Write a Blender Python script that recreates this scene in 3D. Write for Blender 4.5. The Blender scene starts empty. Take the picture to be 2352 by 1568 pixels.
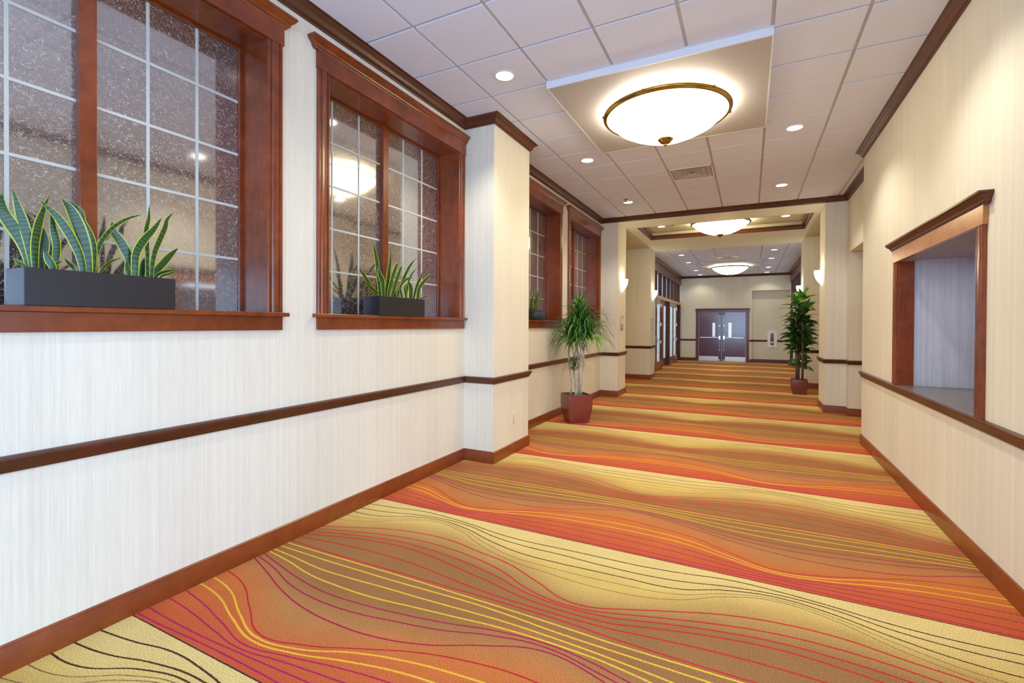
import bpy, bmesh, math, random
from mathutils import Vector, Matrix
random.seed(7)
S=bpy.context.scene; COL=S.collection
# ---------------------------------------------------------------- camera
cam=bpy.data.cameras.new('camera'); co=bpy.data.objects.new('camera',cam); COL.objects.link(co); S.camera=co
yaw,pit,rol=(math.radians(a) for a in (26.684,-.449,.271))
F=Vector((-math.sin(yaw)*math.cos(pit),math.cos(yaw)*math.cos(pit),math.sin(pit))); R=Vector((math.cos(yaw),math.sin(yaw),0)); U=R.cross(F)
R2=R*math.cos(rol)+U*math.sin(rol); U2=-R*math.sin(rol)+U*math.cos(rol)
co.matrix_world=Matrix(((R2.x,U2.x,-F.x,0),(R2.y,U2.y,-F.y,0),(R2.z,U2.z,-F.z,1.504),(0,0,0,1)))
cam.sensor_width=36; cam.lens=1083.283/2352*36; cam.shift_y=-(784-754.6)/2352; cam.clip_start=.05; cam.clip_end=200
# ---------------------------------------------------------------- world and exposure
W=bpy.data.worlds.new('daylight'); S.world=W; W.use_nodes=True
bg=W.node_tree.nodes['Background']; bg.inputs[0].default_value=(.74,.86,1,1); bg.inputs[1].default_value=1.5
S.view_settings.view_transform='Standard'; S.view_settings.look='None'; S.view_settings.gamma=1
S.view_settings.use_curve_mapping=False; S.view_settings.exposure=-.07
S.cycles.max_bounces=7; S.cycles.diffuse_bounces=5; S.cycles.glossy_bounces=3; S.cycles.transmission_bounces=4
S.cycles.sample_clamp_indirect=6
def lamp(name,kind,loc,energy,color,parent=None,**k):
    l=bpy.data.lights.new(name,kind); l.energy=energy; l.color=color
    for a,v in k.items():
        if a!='rot': setattr(l,a,v)
    o=bpy.data.objects.new(name,l); COL.objects.link(o); o.location=loc; o.rotation_euler=k.get('rot',(0,0,0))
    if parent: o.parent=parent
    return o
# daylight through the glass wall to the right of the camera
lamp('window_daylight','AREA',(1.75,-.6,1.3),215,(.36,.60,1),shape='RECTANGLE',size=2.2,size_y=4.6,rot=(0,math.radians(90),0))
lamp('rear_window_daylight','AREA',(-.75,-3.62,1.75),320,(.44,.66,1),shape='RECTANGLE',size=3.4,size_y=2.9,rot=(math.radians(90),0,0))
# ---------------------------------------------------------------- constants of the plan
XL,XP,XR,XP4,XR2=-2.839,-2.467,1.30,1.183,1.503
P1A,P1B,P2A,P2B,P3A,P3B,R1=4.462,5.37,9.851,10.557,13.494,14.202,7.435
HC,ZC,H3,YE,XL3,XR3,YB=3.76,3.667,3.66,21.9,-2.70,1.47,-3.4
TX,TY,T=-2.299,2.876,.61
# ---------------------------------------------------------------- materials
def mat(name,col=(.5,.5,.5),rough=.5,metal=0,coat=0,spec=.5,emis=None,es=0):
    m=bpy.data.materials.new(name); m.use_nodes=True; b=m.node_tree.nodes['Principled BSDF']
    b.inputs['Base Color'].default_value=(*col,1); b.inputs['Roughness'].default_value=rough; b.inputs['Metallic'].default_value=metal
    b.inputs['Coat Weight'].default_value=coat; b.inputs['Coat Roughness'].default_value=.12; b.inputs['Specular IOR Level'].default_value=spec
    if emis: b.inputs['Emission Color'].default_value=(*emis,1); b.inputs['Emission Strength'].default_value=es
    return m
def N(m,t,**k):
    n=m.node_tree.nodes.new(t)
    for a,v in k.items(): setattr(n,a,v)
    return n
def L(m,a,b): m.node_tree.links.new(a,b)
def coords(m,scale=(1,1,1)):
    g=N(m,'ShaderNodeNewGeometry'); mp=N(m,'ShaderNodeMapping'); mp.inputs['Scale'].default_value=scale; L(m,g.outputs['Position'],mp.inputs[0]); return mp.outputs[0]
def noise(m,vec,scale=1,detail=3,rough=.6):
    n=N(m,'ShaderNodeTexNoise'); n.inputs['Scale'].default_value=scale; n.inputs['Detail'].default_value=detail; n.inputs['Roughness'].default_value=rough; L(m,vec,n.inputs['Vector']); return n.outputs['Fac']
def ramp(m,fac,stops):
    r=N(m,'ShaderNodeValToRGB'); e=r.color_ramp.elements
    while len(e)<len(stops): e.new(.5)
    for x,(p,c) in zip(e,stops): x.position=p; x.color=(*c,1)
    L(m,fac,r.inputs[0]); return r.outputs[0]
def M(m,op,a,b=None,c=None,clamp=False):
    n=N(m,'ShaderNodeMath',operation=op,use_clamp=clamp)
    for i,v in enumerate((a,b,c)):
        if v is None: continue
        if isinstance(v,(int,float)): n.inputs[i].default_value=v
        else: L(m,v,n.inputs[i])
    return n.outputs[0]
def mixc(m,f,a,b):
    n=N(m,'ShaderNodeMix',data_type='RGBA')
    for i,v in ((0,f),(6,a),(7,b)):
        if isinstance(v,tuple): n.inputs[i].default_value=(*v,1)
        elif isinstance(v,(int,float)): n.inputs[i].default_value=v
        else: L(m,v,n.inputs[i])
    return n.outputs[2]
def bsdf(m): return m.node_tree.nodes['Principled BSDF']
def bump(m,h,strength=.3,dist=.002):
    b=N(m,'ShaderNodeBump'); b.inputs['Strength'].default_value=strength; b.inputs['Distance'].default_value=dist; L(m,h,b.inputs['Height']); L(m,b.outputs[0],bsdf(m).inputs['Normal'])
# striated wallpaper
def paper(name,a,b):
    m=mat(name,a,.75,spec=.25)
    s=noise(m,coords(m,(1,1,.012)),330,2,.8); s2=noise(m,coords(m,(1,1,.004)),42,3,.7); s3=noise(m,coords(m,(1,1,.25)),2.2,2)
    t=M(m,'MULTIPLY_ADD',s,.55,M(m,'MULTIPLY_ADD',s2,.45,M(m,'MULTIPLY',M(m,'SUBTRACT',s3,.5),.25)))
    L(m,ramp(m,t,[(.36,b),(.5,tuple((x+y)/2 for x,y in zip(a,b))),(.64,a)]),bsdf(m).inputs['Base Color']); bump(m,s,.15,.001); return m
wallpaper=paper('wallpaper',(.83,.80,.675),(.705,.665,.55))
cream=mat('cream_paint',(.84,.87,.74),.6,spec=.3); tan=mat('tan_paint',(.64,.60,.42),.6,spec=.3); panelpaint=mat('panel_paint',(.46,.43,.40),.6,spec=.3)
white=mat('white_paint',(.74,.78,.86),.5); louvre=mat('louvre_metal',(.50,.40,.31),.4); bright=mat('bright_white_metal',(.92,.92,.94),.4); offwhite=mat('off_white_plastic',(.80,.76,.62),.4)
def wood(name,a,b,rough=.28,coat=.35):
    m=mat(name,a,rough,coat=coat)
    n=noise(m,coords(m,(14,14,14)),1,4,.65); n2=noise(m,coords(m,(60,5,5)),1,3,.6); n3=noise(m,coords(m,(1,1,1)),1.3,2)
    t=M(m,'ADD',M(m,'MULTIPLY',n,.35),M(m,'ADD',M(m,'MULTIPLY',n2,.3),M(m,'MULTIPLY',n3,.35)))
    L(m,ramp(m,t,[(.38,b),(.62,a)]),bsdf(m).inputs['Base Color']); return m
mahogany=wood('mahogany',(.27,.052,.007),(.12,.020,.004)); darkwood=wood('dark_mahogany',(.115,.030,.008),(.06,.014,.005),.42,.12); basewood=wood('baseboard_mahogany',(.27,.058,.009),(.17,.034,.006),.35,.2)
honey=wood('honey_wood',(.50,.20,.05),(.33,.11,.03)); plum=mat('plum_paint',(.085,.020,.062),.22,coat=1); plumframe=mat('plum_frame',(.14,.026,.055),.35,coat=.3)
brass=mat('polished_brass',(.38,.24,.06),.2,1); steel=mat('brushed_steel',(.66,.67,.66),.3,1); chrome=mat('chrome',(.7,.72,.74),.15,1)
black=mat('black_planter',(.012,.011,.015),.38,coat=.2); maroon=mat('maroon_planter',(.20,.040,.032),.38,coat=.25); soil=mat('soil',(.03,.022,.014),.95)
glow=mat('lit_glass_bowl',(.9,.9,.85),.4,emis=(1,.85,.54),es=14.5); lens=mat('lit_downlight_lens',(.9,.9,.9),.4,emis=(1,.97,.9),es=9); sglow=mat('lit_sconce_glass',(.9,.9,.88),.4,emis=(1,.95,.84),es=7)
tape=mat('frosted_tape',(.55,.58,.55),.5); dark=mat('dark_void',(.02,.018,.016),.8); red=mat('extinguisher_red',(.45,.02,.02),.3,coat=.4)
laminate=mat('counter_laminate',(.16,.13,.12),.3); n=noise(laminate,coords(laminate,(3,40,3)),1,3); L(laminate,ramp(laminate,n,[(.3,(.10,.08,.07)),(.7,(.20,.165,.15))]),bsdf(laminate).inputs['Base Color'])
# acoustic tile
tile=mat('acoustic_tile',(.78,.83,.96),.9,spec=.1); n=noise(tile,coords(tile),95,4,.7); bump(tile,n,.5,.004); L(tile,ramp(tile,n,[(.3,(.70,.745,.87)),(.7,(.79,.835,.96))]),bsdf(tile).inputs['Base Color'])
tbar=mat('ceiling_tee_bar',(.50,.49,.50),.5)
# moss
moss=mat('moss',(.12,.16,.02),.95); n=noise(moss,coords(moss),60,4); L(moss,ramp(moss,n,[(.35,(.04,.05,.01)),(.6,(.20,.28,.03))]),bsdf(moss).inputs['Base Color']); bump(moss,n,1,.02)
# leaf with coloured margins (u across, v along)
def leaf(name,mid,dk,edge,bands,rough=.35):
    m=mat(name,mid,rough,coat=.2); uv=N(m,'ShaderNodeUVMap'); sp=N(m,'ShaderNodeSeparateXYZ'); L(m,uv.outputs[0],sp.inputs[0])
    a=M(m,'ABSOLUTE',M(m,'SUBTRACT',sp.outputs[0],.5))
    w=M(m,'SINE',M(m,'MULTIPLY_ADD',noise(m,coords(m),30,2),4,M(m,'MULTIPLY',sp.outputs[1],bands)))
    c=ramp(m,M(m,'MULTIPLY_ADD',w,.5,.5),[(.15,dk),(.8,mid)])
    if edge: c=mixc(m,M(m,'MULTIPLY',M(m,'SUBTRACT',a,.37),22,clamp=True),c,edge)
    L(m,c,bsdf(m).inputs['Base Color'])
    return m
snake=leaf('snake_plant_leaf',(.026,.095,.008),(.006,.030,.006),(.40,.50,.02),130)
dleaf=leaf('dracaena_leaf',(.05,.19,.02),(.02,.09,.012),None,9); dtop=leaf('dracaena_young_leaf',(.16,.42,.03),(.06,.24,.02),None,9); bleaf=leaf('corn_plant_leaf',(.035,.12,.012),(.012,.055,.008),None,14); btop=leaf('corn_plant_young_leaf',(.14,.38,.03),(.05,.20,.02),None,12)
bark=mat('pale_bark',(.55,.50,.42),.8); n=noise(bark,coords(bark,(60,60,12)),1,3); L(bark,ramp(bark,n,[(.3,(.30,.25,.19)),(.6,(.66,.60,.52))]),bsdf(bark).inputs['Base Color']); cane=mat('brown_cane',(.20,.15,.07),.8)
# rice paper glass: dark fibred film, polished in front
film=mat('fibre_film_glass',(.06,.03,.035),.35,coat=1,spec=.9)
v=coords(film,(1,1,1))
def fib(sc,seed,th):
    mp=N(film,'ShaderNodeMapping'); mp.inputs['Location'].default_value=(seed,seed*2,seed*3); L(film,v,mp.inputs[0])
    a=noise(film,mp.outputs[0],sc,1.5,.4); k=M(film,'ABSOLUTE',M(film,'SUBTRACT',a,.5)); ln=M(film,'SUBTRACT',1,M(film,'MULTIPLY',k,1/th),clamp=True)
    mk=noise(film,mp.outputs[0],sc*1.9,0,.5); return M(film,'MULTIPLY',ln,M(film,'MULTIPLY',M(film,'SUBTRACT',mk,.50),12,clamp=True))
f=fib(22,3,.011)
for a_,b_,c_ in ((27,11,.012),(18,23,.009),(33,31,.013),(24,43,.010),(30,57,.012),(20,71,.010),(25,87,.011)): f=M(film,'MAXIMUM',f,fib(a_,b_,c_))
cl=noise(film,v,1.6,2); base=ramp(film,cl,[(.35,(.055,.030,.034)),(.65,(.105,.070,.068))])
L(film,mixc(film,M(film,'MULTIPLY',f,.9),base,(.56,.53,.46)),bsdf(film).inputs['Base Color'])
bsdf(film).inputs['Coat Roughness'].default_value=.07; bsdf(film).inputs['Coat IOR'].default_value=1.4
gl=N(film,'ShaderNodeBsdfGlossy'); gl.inputs['Roughness'].default_value=.07; gl.inputs['Color'].default_value=(.95,.93,.88,1)
ms=N(film,'ShaderNodeMixShader'); lw=N(film,'ShaderNodeLayerWeight'); lw.inputs[0].default_value=.5
L(film,M(film,'MULTIPLY',M(film,'MULTIPLY_ADD',lw.outputs['Facing'],.35,.34),M(film,'MULTIPLY_ADD',f,-.75,1)),ms.inputs[0]); L(film,bsdf(film).outputs[0],ms.inputs[1]); L(film,gl.outputs[0],ms.inputs[2])
out=film.node_tree.nodes['Material Output']; L(film,ms.outputs[0],out.inputs[0])
# frosted daylight glass
frost=mat('frosted_glass',(.75,.80,.82),.3); tr=N(frost,'ShaderNodeBsdfTranslucent'); tr.inputs[0].default_value=(.85,.93,.97,1); ms=N(frost,'ShaderNodeMixShader'); ms.inputs[0].default_value=.75
L(frost,bsdf(frost).outputs[0],ms.inputs[1]); L(frost,tr.outputs[0],ms.inputs[2]); L(frost,ms.outputs[0],frost.node_tree.nodes['Material Output'].inputs[0])
clear=mat('clear_glass',(.9,.95,1),.02); g2=N(clear,'ShaderNodeBsdfGlossy'); g2.inputs['Roughness'].default_value=.02; t2=N(clear,'ShaderNodeBsdfTransparent'); ms=N(clear,'ShaderNodeMixShader'); ms.inputs[0].default_value=.1
L(clear,t2.outputs[0],ms.inputs[1]); L(clear,g2.outputs[0],ms.inputs[2]); L(clear,ms.outputs[0],clear.node_tree.nodes['Material Output'].inputs[0])
# ---------------------------------------------------------------- carpet
carpet=mat('wave_carpet',(.6,.3,.1),.95,spec=.1)
m=carpet; g=N(m,'ShaderNodeNewGeometry'); sp=N(m,'ShaderNodeSeparateXYZ'); L(m,g.outputs['Position'],sp.inputs[0])
jit=M(m,'MULTIPLY',M(m,'SUBTRACT',noise(m,coords(m),160,2),.5),.008)
uu=M(m,'FRACT',M(m,'DIVIDE',M(m,'ADD',sp.outputs[0],2.85+22.5),2.25)); vv=M(m,'FRACT',M(m,'DIVIDE',M(m,'ADD',M(m,'ADD',sp.outputs[1],-1.29+18.4),jit),1.84))
CV=dict(
red1=[1.785,1.73,1.60,1.485,1.53,1.63,1.73,1.79,1.815], ya=[1.70,1.655,1.545,1.465,1.50,1.60,1.665,1.70,1.715], yb=[1.625,1.59,1.505,1.44,1.47,1.54,1.595,1.62,1.63],
p1=[1.545,1.51,1.455,1.405,1.445,1.495,1.53,1.545,1.55], p2=[1.46,1.44,1.405,1.378,1.41,1.435,1.455,1.465,1.465], p3=[1.362,1.352,1.35,1.358,1.368,1.378,1.38,1.375,1.365], p4=[1.307,1.309,1.318,1.322,1.32,1.315,1.31,1.307,1.306],
m3=[1.965,1.88,1.79,1.73,1.71,1.725,1.79,1.91,2.0], m2=[1.99,1.93,1.85,1.815,1.82,1.86,1.91,1.99,2.03], m1=[2.03,1.97,1.915,1.885,1.895,1.925,1.97,2.03,2.055],
y4=[2.065,2.03,1.98,1.965,1.97,2.0,2.03,2.06,2.07], y3=[2.10,2.08,2.055,2.06,2.075,2.085,2.10,2.112,2.11], y2=[2.15,2.147,2.146,2.15,2.155,2.165,2.175,2.17,2.155], y1=[2.20,2.202,2.205,2.21,2.214,2.214,2.213,2.212,2.208],
r6=[2.236,2.231,2.230,2.235,2.242,2.246,2.25,2.253,2.252], r5=[2.30,2.335,2.36,2.37,2.36,2.33,2.30,2.29,2.29], r4=[2.345,2.42,2.48,2.51,2.495,2.45,2.40,2.345,2.33], r3=[2.395,2.47,2.53,2.565,2.56,2.53,2.475,2.395,2.37], r2=[2.44,2.52,2.59,2.635,2.64,2.61,2.545,2.43,2.39], r1=[2.485,2.59,2.685,2.735,2.74,2.69,2.64,2.53,2.425],
d5=[2.64,2.71,2.87,2.945,2.89,2.76,2.68,2.65,2.63], d4=[2.73,2.77,2.90,2.965,2.92,2.81,2.73,2.715,2.715], d3=[2.81,2.83,2.94,2.99,2.95,2.86,2.80,2.79,2.80], d2=[2.89,2.92,2.985,3.02,3.0,2.93,2.90,2.90,2.89], d1=[2.99,3.02,3.065,3.06,3.03,2.985,2.97,2.98,2.985])
cn={}
for k,ys in CV.items():
    fc=N(m,'ShaderNodeFloatCurve'); c=fc.mapping.curves[0]; ys=ys+[ys[0]]
    for i in range(1,9): c.points.new(i/9,(ys[i]-1.29)/1.84)
    c.points[0].location=(0,(ys[0]-1.29)/1.84); c.points[9].location=(1,(ys[9]-1.29)/1.84)
    fc.mapping.update(); L(m,uu,fc.inputs['Value']); cn[k]=fc.outputs[0]
def step(k,lo,hi):   # 0 below curve+lo, 1 above curve+hi (metres)
    return M(m,'DIVIDE',M(m,'SUBTRACT',M(m,'SUBTRACT',vv,cn[k]),lo/1.84),(hi-lo)/1.84,clamp=True)
c=mixc(m,M(m,'MULTIPLY',vv,4.5,clamp=True),(.54,.10,.042),(.58,.17,.045))
c=mixc(m,step('red1',-.05,.20),c,(.46,.215,.075))
c=mixc(m,step('m2',-.10,.12),c,(.33,.16,.06))
c=mixc(m,step('r3',-.02,.16),c,(.48,.29,.10))
c=mixc(m,step('r1',0,.22),c,(.68,.49,.145))
c=mixc(m,step('d2',-.2,.08),c,(.74,.57,.23))
edge_=[('red1',(.50,.02,.035),.0042),('ya',(.80,.46,.05),.0052),('yb',(.80,.46,.05),.0052)]+[(p,(.42,.018,.10),.0042) for p in ('p1','p2','p3','p4')]+[(p,(.40,.022,.075),.0048) for p in ('m1','m2','m3')]
edge_+=[(p,(.82,.50,.05),.0050) for p in ('y1','y2','y3','y4')]+[(p,(.56,.03,.03),.0052) for p in ('r1','r2','r3','r4','r5','r6')]+[(p,(.07,.03,.02),.0044) for p in ('d1','d2','d3')]+[(p,(.26,.15,.06),.0032) for p in ('d4','d5')]
for k,colr,w in edge_:
    d=M(m,'ABSOLUTE',M(m,'SUBTRACT',vv,cn[k])); c=mixc(m,M(m,'MULTIPLY',M(m,'SUBTRACT',w*1.25/1.84,d),900,clamp=True),c,colr)
c=mixc(m,M(m,'GREATER_THAN',vv,1-.007/1.84),c,(.07,.03,.03))
fz=noise(m,coords(m,(1,1,1)),170,3,.8); fz2=noise(m,coords(m,(1,1,1)),3,3)
hs=N(m,'ShaderNodeHueSaturation'); L(m,c,hs.inputs['Color']); L(m,M(m,'MULTIPLY_ADD',fz,2.4,M(m,'MULTIPLY_ADD',fz2,.25,-.42)),hs.inputs['Value']); hs.inputs['Saturation'].default_value=1.0
L(m,hs.outputs[0],bsdf(m).inputs['Base Color']); bump(m,fz,.7,.006)
# ---------------------------------------------------------------- mesh helpers
class MB:
    def __init__(s): s.v=[]; s.f=[]; s.m=[]; s.uv={}; s.sm=False
    def box(s,x0,x1,y0,y1,z0,z1,mi=0):
        x0,x1=sorted((x0,x1)); y0,y1=sorted((y0,y1)); z0,z1=sorted((z0,z1)); b=len(s.v)
        s.v+=[(x,y,z) for z in (z0,z1) for x,y in ((x0,y0),(x1,y0),(x1,y1),(x0,y1))]
        for q in ((0,3,2,1),(4,5,6,7),(0,1,5,4),(1,2,6,5),(2,3,7,6),(3,0,4,7)): s.f.append(tuple(b+i for i in q)); s.m.append(mi)
        return s
    def poly(s,pts,mi=0):
        b=len(s.v); s.v+=[tuple(p) for p in pts]; s.f.append(tuple(range(b,b+len(pts)))); s.m.append(mi); return s
    def rings(s,rs,close=True,cap0=True,cap1=True,mi=0):
        b=len(s.v); n=len(rs[0])
        for r in rs: s.v+=[tuple(p) for p in r]
        for i in range(len(rs)-1):
            for j in range(n if close else n-1):
                k=(j+1)%n; s.f.append((b+i*n+j,b+i*n+k,b+(i+1)*n+k,b+(i+1)*n+j)); s.m.append(mi)
        if cap0: s.f.append(tuple(b+j for j in range(n))[::-1]); s.m.append(mi)
        if cap1: s.f.append(tuple(b+(len(rs)-1)*n+j for j in range(n))); s.m.append(mi)
        return s
    def lathe(s,prof,c=(0,0,0),n=32,axis='z',caps=(False,False)):
        rs=[]
        for r,z in prof:
            q=[]
            for j in range(n):
                a=2*math.pi*j/n; p=(r*math.cos(a),r*math.sin(a),z)
                if axis=='y': p=(p[0],z,p[1])
                if axis=='x': p=(z,p[0],p[1])
                q.append((p[0]+c[0],p[1]+c[1],p[2]+c[2]))
            rs.append(q)
        return s.rings(rs,True,*caps)
    def tube(s,pts,rad,n=8):
        pts=[Vector(p) for p in pts]; rad=rad if isinstance(rad,(list,tuple)) else [rad]*len(pts); rs=[]
        for i,p in enumerate(pts):
            d=(pts[min(i+1,len(pts)-1)]-pts[max(i-1,0)]).normalized(); a=d.cross(Vector((0,0,1)) if abs(d.z)<.9 else Vector((1,0,0))).normalized(); b=d.cross(a)
            rs.append([p+(a*math.cos(2*math.pi*j/n)+b*math.sin(2*math.pi*j/n))*rad[i] for j in range(n)])
        return s.rings(rs)
    def sweep(s,path,prof,z=0,closed=False,side=1):
        """profile (d,h) swept along an xy path with mitres; d grows to the right of travel"""
        P=[Vector(p) for p in path]; n=len(P); rs=[]
        nm=lambda a,b:Vector(((b-a).y,-(b-a).x)).normalized()*side
        for i in range(n):
            if closed: a,b=nm(P[i-1],P[i]),nm(P[i],P[(i+1)%n])
            else: a=nm(P[i-1],P[i]) if i else nm(P[0],P[1]); b=nm(P[i],P[i+1]) if i<n-1 else a
            k=(a+b)/(1+a.dot(b)); rs.append([(P[i].x+k.x*d,P[i].y+k.y*d,z+h) for d,h in prof])
        if closed: rs.append(rs[0])
        return s.rings(rs,True,not closed,not closed)
    def blade(s,pts,w,up=None,fold=.12,twist=0,taper=None,seg=None):
        """leaf along pts; width w, v channel along, shallow V fold"""
        P=[Vector(p) for p in pts]
        if len(P)<seg if seg else False:
            pass
        if seg:  # catmull-rom resample
            Q=[P[0]*2-P[1]]+P+[P[-1]*2-P[-2]]; out=[]
            for i in range(seg+1):
                t=i/seg*(len(P)-1); k=min(int(t),len(P)-2); t-=k; a,b,c,d=Q[k:k+4]
                out.append(.5*((2*b)+(c-a)*t+(2*a-5*b+4*c-d)*t*t+(3*b-a-3*c+d)*t**3))
            P=out
        n=len(P); b0=len(s.v); up=Vector(up or (0,0,1))
        for i,p in enumerate(P):
            t=i/(n-1); d=(P[min(i+1,n-1)]-P[max(i-1,0)]).normalized()
            sd=d.cross(up); sd=sd.normalized() if sd.length>1e-3 else Vector((1,0,0)); sd=Matrix.Rotation(twist*t,3,d)@sd; nn=sd.cross(d)
            ww=w/2*(taper(t) if taper else math.sin(math.pi*min(1,.12+.88*t))**.6 if t<1 else 0)
            for j,u in enumerate((-1,0,1)): s.v.append(tuple(p+sd*ww*u-nn*(fold*w if j==1 else 0)*(1-t*.5)))
        for i in range(n-1):
            for j in (0,1):
                k=b0+i*3+j; f=(k,k+1,k+4,k+3); s.uv[len(s.f)]=[(j/2,i/(n-1)),((j+1)/2,i/(n-1)),((j+1)/2,(i+1)/(n-1)),(j/2,(i+1)/(n-1))]; s.f.append(f); s.m.append(0)
        return s
    def build(s,name,mats,parent=None,bevel=0,smooth=False,loc=None,label=None):
        me=bpy.data.meshes.new(name); me.from_pydata(s.v,[],s.f)
        for q in (mats if isinstance(mats,(list,tuple)) else [mats]): me.materials.append(q)
        me.polygons.foreach_set('material_index',s.m)
        if s.uv:
            ul=me.uv_layers.new(name='UVMap')
            for fi,uvs in s.uv.items():
                for li,q in zip(me.polygons[fi].loop_indices,uvs): ul.data[li].uv=q
        else:
            bm=bmesh.new(); bm.from_mesh(me); bmesh.ops.recalc_face_normals(bm,faces=bm.faces); bm.to_mesh(me); bm.free()
        o=bpy.data.objects.new(name,me); COL.objects.link(o)
        if smooth:
            me.polygons.foreach_set('use_smooth',[True]*len(me.polygons)); me.update()
            if smooth!='full': me.set_sharp_from_angle(angle=math.radians(38))
        if bevel:
            b=o.modifiers.new('bevel','BEVEL'); b.width=bevel; b.segments=2; b.limit_method='ANGLE'; b.angle_limit=math.radians(40)
        if loc: o.location=loc
        if parent: o.parent=parent
        if label: o['label']=label
        return o
def struct(o): o['kind']='structure'; return o
def tag(o,label,cat,group=None,kind=None):
    o['label']=label; o['category']=cat
    if group: o['group']=group
    if kind: o['kind']=kind
    return o
def empty(name,loc=(0,0,0),rz=0):
    o=bpy.data.objects.new(name,None); COL.objects.link(o); o.location=loc; o.rotation_euler=(0,0,rz); o.empty_display_size=.1; return o
def copytree(o,parent=None):
    c=o.copy(); COL.objects.link(c)
    if parent: c.parent=parent
    for ch in list(o.children): copytree(ch,c)
    return c
def arc(cx,cy,r,a0,a1,n): return [(cx+r*math.cos(math.radians(a0+(a1-a0)*i/n)),cy+r*math.sin(math.radians(a0+(a1-a0)*i/n))) for i in range(n+1)]
def wallx(mb,x0,x1,y0,y1,z0,z1,holes=()):
    """wall slab in a plane of constant x with rectangular holes (ya,yb,za,zb)"""
    ys=sorted({y0,y1,*[h[0] for h in holes],*[h[1] for h in holes]}); zs=sorted({z0,z1,*[h[2] for h in holes],*[h[3] for h in holes]})
    for a,b in zip(ys,ys[1:]):
        run=None
        for c,d in zip(zs,zs[1:]):
            if any(h[0]<=a and b<=h[1] and h[2]<=c and d<=h[3] for h in holes): continue
            mb.box(x0,x1,a,b,c,d)
# ---------------------------------------------------------------- floor, ceilings
struct(MB().box(-5.2,4.2,YB-.2,23.2,-.2,0).build('floor',carpet))
# section one: tegular tiles in a tee grid
c=MB(); c.box(-3.2,2.9,YB,P2A+.02,HC+.012,HC+.1,1)
cx=[TX+T*k for k in range(-2,9)]; cy=[TY+T*k for k in range(-11,13)]
XE,YEE=XR2+.02,P2A
for i in range(-2,8):
    for j in range(-11,13):
        x0,x1=TX+T*i+.013,TX+T*(i+1)-.013; y0,y1=TY+T*j+.013,TY+T*(j+1)-.013
        if 1<=i<4 and 2<=j<5: continue
        if i==2 and j==7: continue
        x0=max(x0,XL+.004); x1=min(x1,XE); y1=min(y1,P2A-.01); y0=max(y0,YB)
        if x1-x0<.02 or y1-y0<.02: continue
        c.box(x0,x1,y0,y1,HC,HC+.02,0)
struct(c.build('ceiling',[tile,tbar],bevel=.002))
# soffit with tray recess, alcove ceilings
TR=(-2.24,1.095,10.615,12.28)
s=MB(); s.box(XP-.02,XP4+.02,P2A,TR[2],ZC,HC+.5); s.box(XP,TR[0],TR[2],TR[3],ZC,HC+.5); s.box(TR[1],XP4,TR[2],TR[3],ZC,HC+.5); s.box(XP,XP4,TR[3],P3B,ZC,HC+.5)
s.box(XL-.3,XR2+.3,P2A+.001,P2A+.06,ZC+.01,HC+.5)
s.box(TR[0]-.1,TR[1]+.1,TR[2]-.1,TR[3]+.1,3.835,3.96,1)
t=TR
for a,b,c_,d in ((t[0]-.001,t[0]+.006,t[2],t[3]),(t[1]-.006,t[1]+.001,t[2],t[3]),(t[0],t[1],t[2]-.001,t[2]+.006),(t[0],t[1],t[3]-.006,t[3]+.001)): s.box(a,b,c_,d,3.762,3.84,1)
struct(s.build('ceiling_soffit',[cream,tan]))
s=MB(); s.box(-4.6,XP,P2B-.05,P3A+.05,ZC+.004,ZC+.1); s.box(XP4,3.0,P2B-.05,P3A+.05,ZC+.004,ZC+.1)
struct(s.build('ceiling_alcove',tan))
c=MB(); c.box(XL3-.2,XR3+.3,P3B,YE+.3,H3+.012,H3+.1,1)
for i in range(-1,7):
    for j in range(0,14):
        x0,x1=-2.14+.611*i+.012,-2.14+.611*(i+1)-.012; y0,y1=P3B+.0+.611*j+.003,P3B+.611*(j+1)-.003
        if 1<=i<4 and 5<=j<8: continue
        if i==2 and j==3: continue
        x0=max(x0,XL3); x1=min(x1,XR3); y1=min(y1,YE)
        if x1-x0<.02 or y1-y0<.02: continue
        c.box(x0,x1,y0,y1,H3,H3+.02,0)
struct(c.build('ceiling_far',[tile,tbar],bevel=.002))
# ---------------------------------------------------------------- walls
GX=-3.10; WN=[(.285,2.155,1.20,.29),(2.447,4.433,3.43,.30),(5.51,7.495,6.50,.30),(7.80,9.786,8.793,.30)]
holes=[(a+.08,b-.08,1.555,3.388) for a,b,_,_ in WN]
w=MB(); wallx(w,XL-.25,XL,YB,P2A+.3,-.05,HC+.05,holes)
w.box(XL-.1,XP,P1A,P1B,0,HC+.012); w.box(XL-.1,XP,P2A,P2B,0,HC+.01)
w.box(-4.6,XL-.1,P2B-.15,P2B,0,HC); w.box(-4.75,-4.6,P2B-.2,P3A+.2,0,HC+.1)
w.box(-4.6,XP,P3A,P3B,0,HC+.05)
struct(w.build('wall_left',wallpaper))
w=MB(); DAYH=(-3.0,1.85,.02,2.45)
wallx(w,XR,XR+.12,YB,R1,-.05,HC+.05,[DAYH,(3.99,5.81,.925,2.155)])
w.box(XR+.12,3.0,R1-.12,R1,0,HC+.05)
wallx(w,XR2,XR2+.16,R1+.001,P2A-.002,0,HC+.05,[(R1+.001,9.641,-1,2.765),(9.641,P2A-.002,-1,2.765)])
w.box(XP4,3.0,P2A,P2B,0,HC+.012); w.box(XR2,3.0,9.64,P2A-.001,0,2.76)
w.box(3.0,3.12,R1-.12,P3B,0,HC+.1); w.box(XP4,3.0,P3A,P3B,0,HC+.05)
w.box(XR2+.16,3.0,R1,9.85,2.765,2.9)
struct(w.build('wall_right',wallpaper))
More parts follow.
